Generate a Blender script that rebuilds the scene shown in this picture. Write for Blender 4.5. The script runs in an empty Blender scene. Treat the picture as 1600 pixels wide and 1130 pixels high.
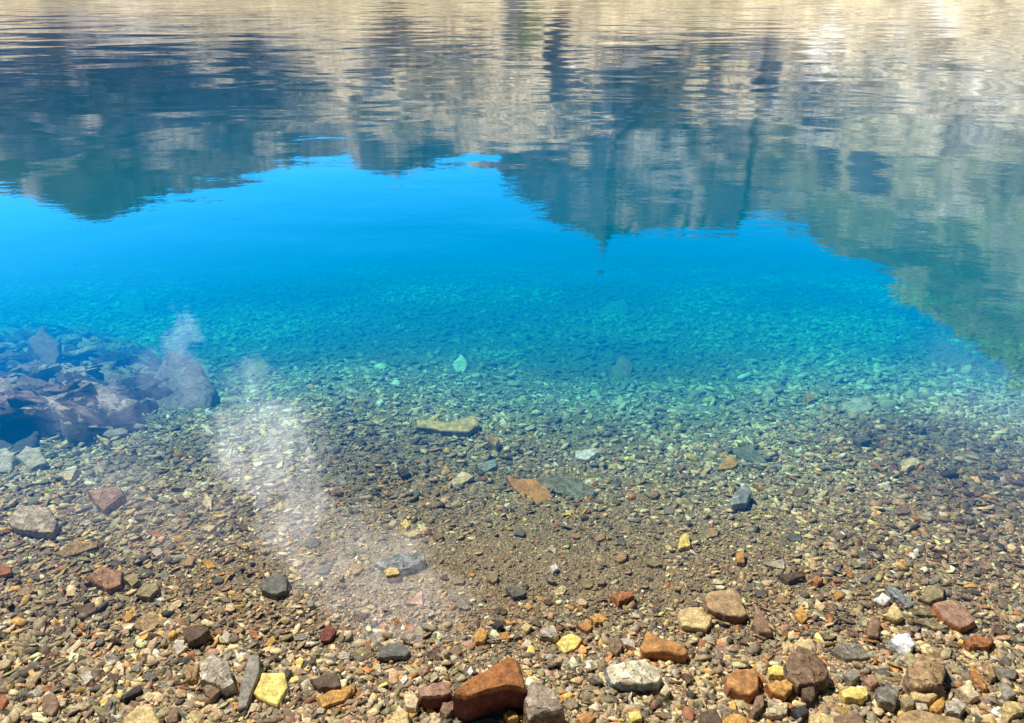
import bpy, bmesh, math, random
import numpy as np
from mathutils import Vector, noise as mnoise

R = math.radians
random.seed(7)
rng = np.random.default_rng(11)
sc = bpy.context.scene
col = sc.collection

# ------------------------------------------------------------------ camera
PITCH = R(28.5)
FPX = 1186.0            # focal length in pixels of the 1600 px wide photograph
CAM_Z = 1.6
cam_d = bpy.data.cameras.new('camera')
cam_d.sensor_width = 36.0
cam_d.lens = 36.0 * FPX / 1600.0
cam_d.clip_start = 0.05
cam_d.clip_end = 6000.0
cam = bpy.data.objects.new('camera', cam_d)
cam.location = (0, 0, CAM_Z)
cam.rotation_euler = (R(90) - PITCH, 0, 0)
col.objects.link(cam)
sc.camera = cam

# ------------------------------------------------------------------ colour management
sc.view_settings.view_transform = 'Standard'
sc.view_settings.look = 'None'
sc.view_settings.exposure = 0.08
sc.view_settings.gamma = 1.0
sc.render.engine = 'CYCLES'
cy = sc.cycles
cy.use_denoising = True
cy.max_bounces = 6
cy.diffuse_bounces = 2
cy.glossy_bounces = 3
cy.transmission_bounces = 3
cy.transparent_max_bounces = 8
cy.volume_bounces = 1
cy.sample_clamp_indirect = 4.0
cy.caustics_reflective = False
cy.caustics_refractive = False

# ------------------------------------------------------------------ sun and sky
SUN_EL, SUN_AZ = R(57), R(-52)      # azimuth measured from +Y, negative to the left
sun_dir = Vector((math.sin(SUN_AZ) * math.cos(SUN_EL), math.cos(SUN_AZ) * math.cos(SUN_EL), math.sin(SUN_EL)))
sun_d = bpy.data.lights.new('sun', 'SUN')
sun_d.energy = 5.0
sun_d.angle = R(0.5)
sun_d.color = (1.0, 0.93, 0.80)
sun = bpy.data.objects.new('sun', sun_d)
sun.rotation_euler = sun_dir.to_track_quat('Z', 'Y').to_euler()
sun.location = sun_dir * 50
col.objects.link(sun)


def refl_dir(px, py):
    """direction mirrored in level water for a point of the 1600x1130 picture"""
    x = (px - 800) / FPX
    v = (565 - py) / FPX
    y = math.cos(PITCH) + v * math.sin(PITCH)
    z = -math.sin(PITCH) + v * math.cos(PITCH)
    return Vector((x, y, -z)).normalized()


class NT:
    def __init__(s, tree):
        s.t = tree
        s.t.nodes.clear()

    def n(s, typ, **kw):
        nd = s.t.nodes.new(typ)
        for k, v in kw.items():
            setattr(nd, k, v)
        return nd

    def put(s, sock, v):
        if v is None:
            return
        if isinstance(v, bpy.types.NodeSocket):
            s.t.links.new(v, sock)
        else:
            if hasattr(sock.default_value, '__len__') and not hasattr(v, '__len__'):
                v = [v] * len(sock.default_value)
            if hasattr(sock.default_value, '__len__') and len(sock.default_value) == 4 and len(v) == 3:
                v = (*v, 1)
            sock.default_value = v

    def math(s, op, a, b=None, c=None, clamp=False):
        nd = s.n('ShaderNodeMath', operation=op, use_clamp=clamp)
        for i, v in enumerate((a, b, c)):
            if v is not None:
                s.put(nd.inputs[i], v)
        return nd.outputs[0]

    def vmath(s, op, a, b=None, out=0):
        nd = s.n('ShaderNodeVectorMath', operation=op)
        s.put(nd.inputs[0], a)
        if b is not None:
            s.put(nd.inputs[1], b)
        return nd.outputs[out]

    def mix(s, f, a, b, blend='MIX'):
        nd = s.n('ShaderNodeMix', data_type='RGBA', blend_type=blend)
        s.put(nd.inputs[0], f)
        s.put(nd.inputs[6], a)
        s.put(nd.inputs[7], b)
        return nd.outputs[2]

    def rng(s, v, a, b, c=0.0, d=1.0, smooth=True):
        nd = s.n('ShaderNodeMapRange', clamp=True)
        nd.interpolation_type = 'SMOOTHSTEP' if smooth else 'LINEAR'
        for i, q in enumerate((v, a, b, c, d)):
            s.put(nd.inputs[i], q)
        return nd.outputs[0]

    def noise(s, vec, scale, detail=4, rough=0.5, dist=0.0, out=0):
        nd = s.n('ShaderNodeTexNoise')
        s.put(nd.inputs['Vector'], vec)
        s.put(nd.inputs['Scale'], scale)
        s.put(nd.inputs['Detail'], detail)
        s.put(nd.inputs['Roughness'], rough)
        s.put(nd.inputs['Distortion'], dist)
        return nd.outputs[out]

    def mapping(s, vec, scale=(1, 1, 1), rot=(0, 0, 0), loc=(0, 0, 0)):
        nd = s.n('ShaderNodeMapping')
        s.put(nd.inputs[0], vec)
        nd.inputs['Location'].default_value = loc
        nd.inputs['Rotation'].default_value = rot
        nd.inputs['Scale'].default_value = scale
        return nd.outputs[0]


world = bpy.data.worlds.new('World')
sc.world = world
world.use_nodes = True
w = NT(world.node_tree)
sky = w.n('ShaderNodeTexSky', sky_type='NISHITA')
sky.sun_disc = False
sky.sun_elevation = SUN_EL
sky.sun_rotation = SUN_AZ
sky.altitude = 2000
sky.air_density = 1.0
sky.dust_density = 0.3
sky.ozone_density = 3.0
tc = w.n('ShaderNodeTexCoord').outputs['Generated']
sep = w.n('ShaderNodeSeparateXYZ')
w.put(sep.inputs[0], tc)
hs = w.n('ShaderNodeHueSaturation')
hs.inputs['Saturation'].default_value = 1.45
hs.inputs['Hue'].default_value = 0.492
hs.inputs['Value'].default_value = 1.0
w.put(hs.inputs['Color'], sky.outputs[0])
low = w.rng(sep.outputs[2], 0.25, 0.75, 2.85, 0.38)          # brighter towards the ridges, deep overhead
low = w.math('MULTIPLY', low, w.rng(sep.outputs[1], -0.2, 0.75, 0.25, 1.0))   # sky dimmed behind the camera to weaken the ambient light
skyc = w.vmath('SCALE', hs.outputs[0])
skyc.node.inputs['Scale'].default_value = 1.0
w.put(skyc.node.inputs['Scale'], low)
# thin bright clouds on the sun's side
CLOUDS = [  # picture point where each is mirrored, angular radius (deg), brightness
    (288, 535, 1.3, 0.75), (300, 575, 1.6, 0.5), (405, 600, 2.3, 0.7), (425, 660, 2.9, 1.4), (430, 720, 3.3, 1.9),
    (445, 790, 3.3, 2.0), (500, 850, 3.3, 1.9), (560, 905, 3.4, 2.0), (640, 955, 4.0, 2.4), (150, 650, 1.8, 0.5), (262, 605, 2.4, 0.5),
    (210, 790, 3.5, 0.5), (290, 820, 3.0, 0.5), (1640, 660, 6, 0.22), (1600, 760, 7, 0.12),
]
wv = w.noise(tc, 9.0, 5, 0.6, 0.3, out=1)
wc = w.vmath('SCALE', w.vmath('SUBTRACT', wv, (0.5, 0.5, 0.5)))
wc.node.inputs['Scale'].default_value = 0.17
dirw = w.vmath('NORMALIZE', w.vmath('ADD', tc, wc))
acc = None
for (px, py, rad, br) in CLOUDS:
    rad *= 0.88 if rad < 5 else 1.0
    d = refl_dir(px, py)
    dt = w.vmath('DOT_PRODUCT', dirw, tuple(d), out=1)
    m = w.rng(dt, math.cos(R(rad * 1.5)), math.cos(R(rad * 0.15)), 0.0, br)
    acc = m if acc is None else w.math('MAXIMUM', acc, m)
cn = w.noise(w.mapping(tc, (1.3, 1.3, 0.9)), 22.0, 8, 0.75)
acc = w.math('MULTIPLY', acc, w.rng(cn, 0.34, 0.66, 0.22, 0.95))
skyf = w.vmath('SCALE', skyc)
w.put(skyf.node.inputs['Scale'], 0.12)
cl = w.vmath('SCALE', (2.0, 1.95, 1.95))
w.put(cl.node.inputs['Scale'], acc)
total = w.vmath('ADD', skyf, cl)
bg = w.n('ShaderNodeBackground')
w.put(bg.inputs['Color'], total)
bg.inputs['Strength'].default_value = 1.0
wo = w.n('ShaderNodeOutputWorld')
w.t.links.new(bg.outputs[0], wo.inputs[0])

# ------------------------------------------------------------------ numpy noise
_perm = np.random.default_rng(5).permutation(65536).astype(np.int64)


def _h(ix, iy, iz=0):
    return _perm[(ix * 73856093 ^ iy * 19349663 ^ iz * 83492791) & 65535] / 65535.0


def vnoise(x, y, seed=0):
    xi = np.floor(x).astype(np.int64)
    yi = np.floor(y).astype(np.int64)
    fx = x - xi
    fy = y - yi
    fx = fx * fx * fx * (fx * (fx * 6 - 15) + 10)
    fy = fy * fy * fy * (fy * (fy * 6 - 15) + 10)
    a, b = _h(xi, yi, seed), _h(xi + 1, yi, seed)
    c, d = _h(xi, yi + 1, seed), _h(xi + 1, yi + 1, seed)
    return (a + (b - a) * fx) * (1 - fy) + (c + (d - c) * fx) * fy


def fbm(x, y, octv=5, seed=0, gain=0.5):
    s, a, t = 0.0, 1.0, 0.0
    for i in range(octv):
        s = s + a * vnoise(x * 2 ** i + 17.3 * i, y * 2 ** i - 9.1 * i, seed + i)
        t += a
        a *= gain
    return s / t


def ridged(x, y, octv=5, seed=0):
    s, a, t = 0.0, 1.0, 0.0
    for i in range(octv):
        n = 1 - np.abs(2 * vnoise(x * 2 ** i + 5.3 * i, y * 2 ** i - 3.7 * i, seed + i) - 1)
        s = s + a * n * n
        t += a
        a *= 0.55
    return s / t


def sstep(a, b, x):
    t = np.clip((x - a) / (b - a), 0, 1)
    return t * t * (3 - 2 * t)


# ------------------------------------------------------------------ mesh helpers
def np_mesh(name, verts, faces, nper, colors=None, mat=None, smooth=False):
    me = bpy.data.meshes.new(name)
    verts = np.asarray(verts, np.float32)
    faces = np.asarray(faces, np.int32).ravel()
    nf = len(faces) // nper
    me.vertices.add(len(verts))
    me.vertices.foreach_set('co', verts.ravel())
    me.loops.add(len(faces))
    me.loops.foreach_set('vertex_index', faces)
    me.polygons.add(nf)
    me.polygons.foreach_set('loop_start', np.arange(nf, dtype=np.int32) * nper)
    me.polygons.foreach_set('loop_total', np.full(nf, nper, np.int32))
    if smooth:
        me.polygons.foreach_set('use_smooth', np.ones(nf, bool))
    me.update(calc_edges=True)
    if colors is not None:
        ca = me.color_attributes.new('Col', 'FLOAT_COLOR', 'POINT')
        c4 = np.ones((len(verts), 4), np.float32)
        c4[:, :3] = colors
        ca.data.foreach_set('color', c4.ravel())
    if mat:
        me.materials.append(mat)
    return me


def link(name, me, **props):
    o = bpy.data.objects.new(name, me)
    for k, v in props.items():
        o[k] = v
    col.objects.link(o)
    return o


def grid_faces(nu, nv):
    i = np.arange(nu - 1)[:, None] * nv + np.arange(nv - 1)[None, :]
    return np.stack([i, i + nv, i + nv + 1, i + 1], -1).reshape(-1, 4)


# ------------------------------------------------------------------ materials
def new_mat(name):
    m = bpy.data.materials.new(name)
    m.use_nodes = True
    return m, NT(m.node_tree)


def principled(k, base, rough=0.8, normal=None, spec=0.3):
    p = k.n('ShaderNodeBsdfPrincipled')
    k.put(p.inputs['Base Color'], base)
    k.put(p.inputs['Roughness'], rough)
    k.put(p.inputs['Specular IOR Level'], spec)
    if normal is not None:
        k.put(p.inputs['Normal'], normal)
    o = k.n('ShaderNodeOutputMaterial')
    k.t.links.new(p.outputs[0], o.inputs[0])
    return p


def bump(k, h, dist, strength=1.0, normal=None):
    b = k.n('ShaderNodeBump')
    k.put(b.inputs['Strength'], strength)
    k.put(b.inputs['Distance'], dist)
    k.put(b.inputs['Height'], h)
    if normal is not None:
        k.put(b.inputs['Normal'], normal)
    return b.outputs[0]


def stone_material(name, bands=False, scale=1.0):
    m, k = new_mat(name)
    tcn = k.n('ShaderNodeTexCoord').outputs['Object']
    at = k.n('ShaderNodeAttribute', attribute_name='Col').outputs['Color']
    n1 = k.noise(tcn, 35 * scale, 6, 0.65)
    n2 = k.noise(tcn, 160 * scale, 4, 0.7)
    n3 = k.noise(tcn, 12 * scale, 3, 0.6, 1.0)
    f = k.math('MULTIPLY', k.rng(n1, 0.28, 0.72, 0.55, 1.42), k.rng(n2, 0.28, 0.72, 0.66, 1.32))
    c = k.vmath('SCALE', at)
    k.put(c.node.inputs['Scale'], f)
    c = k.mix(k.rng(n3, 0.52, 0.72, 0, 0.55), c, k.mix(1.0, c, (1.25, 0.85, 0.6), 'MULTIPLY'))
    h = k.math('ADD', k.math('MULTIPLY', n1, 0.8), k.math('MULTIPLY', n2, 0.35))
    if bands:
        wv_ = k.n('ShaderNodeTexWave', wave_type='BANDS', bands_direction='DIAGONAL')
        k.put(wv_.inputs['Vector'], tcn)
        k.put(wv_.inputs['Scale'], 11 * scale)
        k.put(wv_.inputs['Distortion'], 9)
        k.put(wv_.inputs['Detail'], 4)
        k.put(wv_.inputs['Detail Scale'], 2.2)
        b = k.rng(wv_.outputs['Fac'], 0.25, 0.8, 0.0, 1.0)
        c = k.mix(k.math('MULTIPLY', b, 0.6), c, k.mix(1.0, c, (0.62, 0.57, 0.5), 'MULTIPLY'))
        h = k.math('SUBTRACT', h, k.math('MULTIPLY', b, 0.5))
    principled(k, c, 0.75, bump(k, h, 0.007 / scale, 1.0))
    return m


M_gravel = stone_material('gravel_stone', scale=3.0)
M_stone = stone_material('bare_stone')
M_band = stone_material('banded_stone', bands=True)
M_ledge = stone_material('ledge_stone', bands=True, scale=0.35)

# ground beneath the stones: fine grit and sand
M_ground, k = new_mat('fine_grit')
oc = k.n('ShaderNodeTexCoord').outputs['Object']
vor = k.n('ShaderNodeTexVoronoi', feature='F1')
k.put(vor.inputs['Vector'], oc)
k.put(vor.inputs['Scale'], 170)
vor2 = k.n('ShaderNodeTexVoronoi', feature='F1')
k.put(vor2.inputs['Vector'], oc)
k.put(vor2.inputs['Scale'], 70)
sepc = k.n('ShaderNodeSeparateColor')
k.put(sepc.inputs[0], vor.outputs['Color'])
sepd = k.n('ShaderNodeSeparateColor')
k.put(sepd.inputs[0], vor2.outputs['Color'])
n_big = k.noise(oc, 2.5, 4, 0.6)
g1 = k.mix(sepc.outputs[0], (0.15, 0.12, 0.08), (0.50, 0.40, 0.26))
g2 = k.mix(sepd.outputs[1], (0.14, 0.115, 0.08), (0.50, 0.39, 0.23))
gc = k.mix(0.45, g1, g2)
gc = k.mix(k.rng(n_big, 0.35, 0.65, 0, 1), gc, k.mix(1.0, gc, (1.05, 0.97, 0.88), 'MULTIPLY'))
hh = k.math('ADD', k.math('MULTIPLY', vor.outputs['Distance'], -1.0), k.math('MULTIPLY', vor2.outputs['Distance'], -1.2))
principled(k, gc, 0.85, bump(k, hh, 0.006, 1.0))

# mountains
M_mount, k = new_mat('mountain_scree_rock_shade')
oc = k.n('ShaderNodeTexCoord').outputs['Object']
at = k.n('ShaderNodeAttribute', attribute_name='Col').outputs['Color']
m1 = k.noise(oc, 0.09, 8, 0.65)
m2 = k.noise(k.mapping(oc, (1, 1, 0.35)), 0.5, 6, 0.7)
f = k.math('MULTIPLY', k.rng(m1, 0.28, 0.72, 0.5, 1.5), k.rng(m2, 0.25, 0.75, 0.5, 1.5))
c = k.vmath('SCALE', at)
k.put(c.node.inputs['Scale'], f)
principled(k, c, 0.95, bump(k, k.math('ADD', m1, k.math('MULTIPLY', m2, 0.5)), 2.5, 0.8), 0.1)

# water: mirror-like sheet by Fresnel over a clear absorbing and scattering body
M_water, k = new_mat('lake_water')
oc = k.n('ShaderNodeTexCoord').outputs['Object']
sp = k.n('ShaderNodeSeparateXYZ')
k.put(sp.inputs[0], oc)
calm = k.rng(sp.outputs[1], 4.0, 16.0, 0.17, 0.44)
gust = k.rng(k.noise(k.mapping(oc, (0.10, 0.16, 1)), 1.0, 3, 0.5), 0.35, 0.65, 0.55, 1.3)
w1 = k.noise(k.mapping(oc, (0.55, 1.0, 1), rot=(0, 0, R(4))), 1.0, 1.5, 0.5, 0.4)
w2 = k.noise(k.mapping(oc, (2.6, 4.6, 1), rot=(0, 0, R(-9))), 1.0, 3, 0.55, 0.5)
w3 = k.noise(k.mapping(oc, (11, 17, 1), rot=(0, 0, R(8))), 1.0, 3, 0.55, 0.3)
hsum = k.math('ADD', k.math('MULTIPLY', w1, 1.7), k.math('ADD', k.math('MULTIPLY', w2, k.rng(sp.outputs[1], 5.0, 12.0, 0.19, 0.02)), k.math('MULTIPLY', w3, k.rng(sp.outputs[1], 5.0, 9.0, 0.06, 0.0))))
hsum = k.math('MULTIPLY', hsum, k.math('MULTIPLY', calm, gust))
nrm = bump(k, hsum, 0.030, 1.0)
fr = k.n('ShaderNodeFresnel')
fr.inputs['IOR'].default_value = 1.33
k.put(fr.inputs['Normal'], nrm)
one_f = k.math('SUBTRACT', 1.0, fr.outputs[0])
F2 = k.math('SUBTRACT', 1.0, k.math('POWER', one_f, 2.45))
tr = k.n('ShaderNodeBsdfTransparent')
gl = k.n('ShaderNodeBsdfGlossy')
gl.inputs['Roughness'].default_value = 0.01
gl.inputs['Color'].default_value = (1, 1, 1, 1)
k.put(gl.inputs['Normal'], nrm)
ms = k.n('ShaderNodeMixShader')
k.put(ms.inputs[0], F2)
k.t.links.new(tr.outputs[0], ms.inputs[1])
k.t.links.new(gl.outputs[0], ms.inputs[2])
va = k.n('ShaderNodeVolumeAbsorption')
va.inputs['Color'].default_value = (0.0, 0.915, 0.99, 1)
va.inputs['Density'].default_value = 1.15
vs = k.n('ShaderNodeVolumeScatter')
vs.inputs['Color'].default_value = (0.0, 0.23, 1.0, 1)
vs.inputs['Density'].default_value = 0.60
vs.inputs['Anisotropy'].default_value = 0.0
ad = k.n('ShaderNodeAddShader')
k.t.links.new(va.outputs[0], ad.inputs[0])
k.t.links.new(vs.outputs[0], ad.inputs[1])
mo = k.n('ShaderNodeOutputMaterial')
k.t.links.new(ms.outputs[0], mo.inputs['Surface'])
k.t.links.new(ad.outputs[0], mo.inputs['Volume'])

# ------------------------------------------------------------------ ground (beach and lake bed, one sheet)
WL = 1.44     # distance of the water's edge
_py = np.array([-1500, -200, -40, -5, 0.0, 1.38, 1.75, 2.1, 2.7, 3.5, 5.0, 7.0, 9.5, 14., 40., 200., 1500.])
_pz = np.array([400., 60., 6.0, 0.70, 0.24, 0.0, -0.03, -0.075, -0.19, -0.44, -0.95, -1.38, -2.1, -4., -12., -20., -22.])


def ground_z(x, y):
    x = np.asarray(x, float)
    y = np.asarray(y, float)
    near = np.exp(-(x / 6.0) ** 2)
    yy = y + near * (0.10 * np.sin(x * 1.1 + 0.6) + 0.05 * np.sin(x * 2.7)) * sstep(12, 3, y) * sstep(1.2, 2.2, y)
    z = np.interp(yy, _py, _pz)
    amp = sstep(60, 6, np.hypot(x, y))
    z = z + amp * (0.05 * (fbm(x * 1.3, y * 1.3, 3, 3) - 0.5) * sstep(1.2, 3.0, y) +
                   0.012 * (fbm(x * 7, y * 7, 3, 9) - 0.5))
    return z


def axis(fine_lo, fine_hi, step, lo, hi, grow=1.12):
    a = list(np.arange(fine_lo, fine_hi, step))
    s, v = step, a[-1]
    while v < hi:
        s *= grow
        v += s
        a.append(v)
    s, v = step, a[0]
    b = []
    while v > lo:
        s *= grow
        v -= s
        b.append(v)
    return np.array(b[::-1] + a)


gx = axis(-3.2, 3.2, 0.02, -1500, 1500)
gy = axis(0.6, 5.0, 0.02, -1200, 1500)
X, Y = np.meshgrid(gx, gy, indexing='ij')
Z = ground_z(X, Y)
me = np_mesh('lake_bed_and_beach', np.stack([X, Y, Z], -1).reshape(-1, 3), grid_faces(len(gx), len(gy)), 4, mat=M_ground, smooth=True)
link('ground', me, kind='structure')

# ------------------------------------------------------------------ water body (closed box, bottom under the bed)
wx = np.array([-1400., -60, 60, 1400])
bm = bmesh.new()
x0, x1, y0, y1, zb = -1400, 1400, 0.9, 1400, -26
vs_ = [bm.verts.new(p) for p in [(x0, y0, 0), (x1, y0, 0), (x1, y1, 0), (x0, y1, 0), (x0, y0, zb), (x1, y0, zb), (x1, y1, zb), (x0, y1, zb)]]
for f_ in [(0, 1, 2, 3), (7, 6, 5, 4), (0, 4, 5, 1), (1, 5, 6, 2), (2, 6, 7, 3), (3, 7, 4, 0)]:
    bm.faces.new([vs_[i] for i in f_])
me = bpy.data.meshes.new('water')
bm.to_mesh(me)
bm.free()
me.materials.append(M_water)
link('water', me, kind='structure')

# ------------------------------------------------------------------ mountains round the lake
SKY = [(-400, 330), (-150, 300), (0, 300), (60, 312), (110, 332), (150, 352), (190, 334), (240, 310), (300, 300), (350, 292), (400, 276),
       (440, 250), (480, 243), (540, 236), (580, 264), (620, 272), (680, 250), (740, 244), (775, 256), (790, 292), (850, 320),
       (880, 350), (920, 368), (940, 404), (958, 368), (1010, 355), (1080, 360), (1150, 364), (1165, 340), (1220, 345), (1265, 355),
       (1290, 385), (1350, 410), (1400, 450), (1450, 480), (1500, 530), (1560, 578), (1600, 604), (1700, 660)]
sk_az, sk_el = [], []
for (px, py) in SKY:
    d = refl_dir(px, py)
    sk_az.append(math.degrees(math.atan2(d.x, d.y)))
    sk_el.append(math.degrees(math.asin(d.z)))
sk_az = [-100, -60] + sk_az + [60, 100]
sk_el = [8, 14] + sk_el + [33, 12]
NA, NRr = 1150, 230
az = np.linspace(-85, 80, NA)
E = np.interp(az, sk_az, sk_el)
r0 = np.interp(az, [-85, -30, 0, 15, 32, 60, 80], [60, 120, 170, 150, 55, 30, 25])
r1 = np.interp(az, [-85, -30, -12, 0, 8, 15, 22, 34, 60, 80], [300, 430, 520, 560, 430, 470, 330, 190, 120, 110])
t = np.linspace(-0.08, 1.25, NRr)
A2, T2 = np.meshgrid(az, t, indexing='ij')
rr = r0[:, None] + (r1 - r0)[:, None] * T2
rr = rr + 10 * (fbm(A2 * 0.15, T2 * 3, 4, 31) - 0.5) * np.clip(T2, 0, 1) * 2
Xm = rr * np.sin(np.radians(A2))
Ym = rr * np.cos(np.radians(A2))
tt = np.clip(T2, 0, 1)
base = tt ** 0.85
rel = (ridged(Xm / 90, Ym / 90, 6, 41) - 0.45) * 0.26 + (fbm(Xm / 22, Ym / 22, 5, 51) - 0.5) * 0.10
win = np.sin(np.pi * tt) ** 0.7
fe = base + rel * win * 0.9
fe = fe + (ridged(A2 * 1.1, A2 * 0 + 3, 3, 61) - 0.5) * 0.035 * sstep(0.8, 1.0, tt)
el = E[:, None] * np.clip(fe, 0, 1.1)
Zm = rr * np.tan(np.radians(el)) - 0.2
Zm = np.where(T2 < 0, T2 * 60 - 0.2, Zm)
Zm = np.where(T2 > 1, Zm - (T2 - 1) * 0.9 * (r1 - r0)[:, None], Zm)
# colour zones of the slopes, shaded faces painted in with the dark rock
elv = np.degrees(np.arctan2(Zm, rr))
a_, e_ = np.radians(A2), np.radians(elv)
dx, dy, dz = np.sin(a_) * np.cos(e_), np.cos(a_) * np.cos(e_), -np.sin(e_)
fw = dy * math.cos(PITCH) - dz * math.sin(PITCH)
up = dy * math.sin(PITCH) + dz * math.cos(PITCH)
fw = np.maximum(fw, 0.05)
U = 800 + FPX * dx / fw
V = 565 - FPX * up / fw
Uw = U + 90 * (fbm(U / 90, V / 60, 5, 71) - 0.5)
Vw = V + 90 * (fbm(U / 80, V / 70, 5, 81) - 0.5)
Cm = np.zeros(U.shape + (3,))
tan_ = np.array([0.70, 0.59, 0.41])
Cm[:] = tan_


def lay(c, m):
    global Cm
    Cm = Cm * (1 - m[..., None]) + np.array(c) * m[..., None]


def blob(u, v, su, sv, c, s=1.0, edge=0.5, thr=0.0):
    d = np.sqrt(((Uw - u) / su) ** 2 + ((Vw - v) / sv) ** 2)
    m = sstep(1.0 + edge * 0.5, 1.0 - edge * 0.5, d) * s
    if thr:
        m = m * sstep(thr - 0.08, thr + 0.08, fbm(U / 65, V / 20, 4, 91))
    lay(c, m)


lay((0.42, 0.40, 0.42), sstep(620, 250, Uw) * sstep(-20, 60, Vw) * 0.85)
lay((0.52, 0.49, 0.39), sstep(1100, 1350, Uw) * sstep(20, 120, Vw) * 0.8)
lay((0.33, 0.38, 0.20), sstep(850, 1250, Uw) * sstep(130, 300, Vw) * 0.8)
lay((0.20, 0.27, 0.10), sstep(1180, 1300, Uw) * sstep(250, 400, Vw) * 0.85)
lay((0.50, 0.50, 0.22), sstep(60, 0, V) * sstep(350, 500, U) * sstep(1300, 1100, U) * 0.12)
DK = (0.008, 0.028, 0.11)  # dark rock with slope shade and bluish haze painted into the colour
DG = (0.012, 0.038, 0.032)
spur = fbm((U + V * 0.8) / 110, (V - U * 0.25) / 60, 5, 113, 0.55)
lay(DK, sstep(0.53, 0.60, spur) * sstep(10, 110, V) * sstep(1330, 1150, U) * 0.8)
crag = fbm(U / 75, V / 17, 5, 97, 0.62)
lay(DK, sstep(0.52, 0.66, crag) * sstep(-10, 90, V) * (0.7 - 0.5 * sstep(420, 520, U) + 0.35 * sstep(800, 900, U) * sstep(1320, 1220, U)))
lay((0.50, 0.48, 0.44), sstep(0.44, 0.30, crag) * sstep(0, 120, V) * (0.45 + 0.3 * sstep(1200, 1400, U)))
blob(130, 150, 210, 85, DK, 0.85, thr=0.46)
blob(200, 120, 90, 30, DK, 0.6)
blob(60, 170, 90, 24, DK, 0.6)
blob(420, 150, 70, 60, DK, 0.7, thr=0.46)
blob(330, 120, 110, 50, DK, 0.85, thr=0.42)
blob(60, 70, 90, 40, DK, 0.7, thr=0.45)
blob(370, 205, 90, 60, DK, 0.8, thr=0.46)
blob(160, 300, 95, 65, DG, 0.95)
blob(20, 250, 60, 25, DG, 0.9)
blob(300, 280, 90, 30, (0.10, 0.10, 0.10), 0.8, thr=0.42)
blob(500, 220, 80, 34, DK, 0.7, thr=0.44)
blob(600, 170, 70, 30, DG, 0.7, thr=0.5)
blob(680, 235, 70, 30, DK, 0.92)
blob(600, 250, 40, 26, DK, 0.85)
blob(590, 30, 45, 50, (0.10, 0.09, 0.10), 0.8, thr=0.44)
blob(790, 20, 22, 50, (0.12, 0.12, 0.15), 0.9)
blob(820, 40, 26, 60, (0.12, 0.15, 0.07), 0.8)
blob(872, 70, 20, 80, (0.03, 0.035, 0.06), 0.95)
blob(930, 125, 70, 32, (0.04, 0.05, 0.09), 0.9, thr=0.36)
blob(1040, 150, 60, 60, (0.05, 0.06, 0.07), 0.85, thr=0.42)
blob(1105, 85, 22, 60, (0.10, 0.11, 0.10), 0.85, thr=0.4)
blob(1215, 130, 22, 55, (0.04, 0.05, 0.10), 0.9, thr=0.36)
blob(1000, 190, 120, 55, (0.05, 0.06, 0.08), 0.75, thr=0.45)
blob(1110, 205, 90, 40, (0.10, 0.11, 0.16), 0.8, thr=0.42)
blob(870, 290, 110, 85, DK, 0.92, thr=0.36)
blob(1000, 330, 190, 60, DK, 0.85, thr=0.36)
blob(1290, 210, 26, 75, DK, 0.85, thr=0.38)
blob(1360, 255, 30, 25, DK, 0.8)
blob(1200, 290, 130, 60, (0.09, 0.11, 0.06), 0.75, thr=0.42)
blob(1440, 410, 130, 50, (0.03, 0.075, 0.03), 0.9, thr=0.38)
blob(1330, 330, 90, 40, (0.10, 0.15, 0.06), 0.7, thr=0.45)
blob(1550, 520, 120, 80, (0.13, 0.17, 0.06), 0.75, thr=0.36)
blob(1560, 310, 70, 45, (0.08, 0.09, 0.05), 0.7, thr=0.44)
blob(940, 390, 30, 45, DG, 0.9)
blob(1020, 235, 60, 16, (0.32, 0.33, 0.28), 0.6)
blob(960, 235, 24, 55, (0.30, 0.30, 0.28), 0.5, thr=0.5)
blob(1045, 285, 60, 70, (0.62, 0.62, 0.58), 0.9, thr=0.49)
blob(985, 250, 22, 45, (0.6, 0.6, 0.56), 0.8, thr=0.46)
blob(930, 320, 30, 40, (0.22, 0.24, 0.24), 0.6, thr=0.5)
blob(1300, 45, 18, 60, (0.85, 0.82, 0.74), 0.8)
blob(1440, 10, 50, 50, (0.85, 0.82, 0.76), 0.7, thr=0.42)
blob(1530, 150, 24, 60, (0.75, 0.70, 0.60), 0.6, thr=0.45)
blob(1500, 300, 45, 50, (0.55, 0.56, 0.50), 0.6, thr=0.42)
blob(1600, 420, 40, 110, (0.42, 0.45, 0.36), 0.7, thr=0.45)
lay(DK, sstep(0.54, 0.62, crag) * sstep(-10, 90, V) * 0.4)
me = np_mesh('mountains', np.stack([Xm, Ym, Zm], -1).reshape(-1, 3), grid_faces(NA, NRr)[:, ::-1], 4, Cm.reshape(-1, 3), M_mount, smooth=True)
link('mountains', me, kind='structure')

# ------------------------------------------------------------------ loose stones: picture point -> place on the ground


def ray(px, py):
    x = (px - 800) / FPX
    v = (565 - py) / FPX
    return np.array([x, math.cos(PITCH) + v * math.sin(PITCH), -math.sin(PITCH) + v * math.cos(PITCH)])


def hit(px, py, h=0.0):
    """where a sight line meets the ground raised by h (vectorised)"""
    px = np.asarray(px, float)
    py = np.asarray(py, float)
    x = (px - 800) / FPX
    v = (565 - py) / FPX
    dy_ = math.cos(PITCH) + v * math.sin(PITCH)
    dz_ = -math.sin(PITCH) + v * math.cos(PITCH)
    t_ = -CAM_Z / dz_
    for _ in range(40):
        gz = ground_z(x * t_, dy_ * t_) + h
        t_ = t_ + 0.6 * ((gz - CAM_Z) / dz_ - t_)
    return x * t_, dy_ * t_, CAM_Z + dz_ * t_


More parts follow.
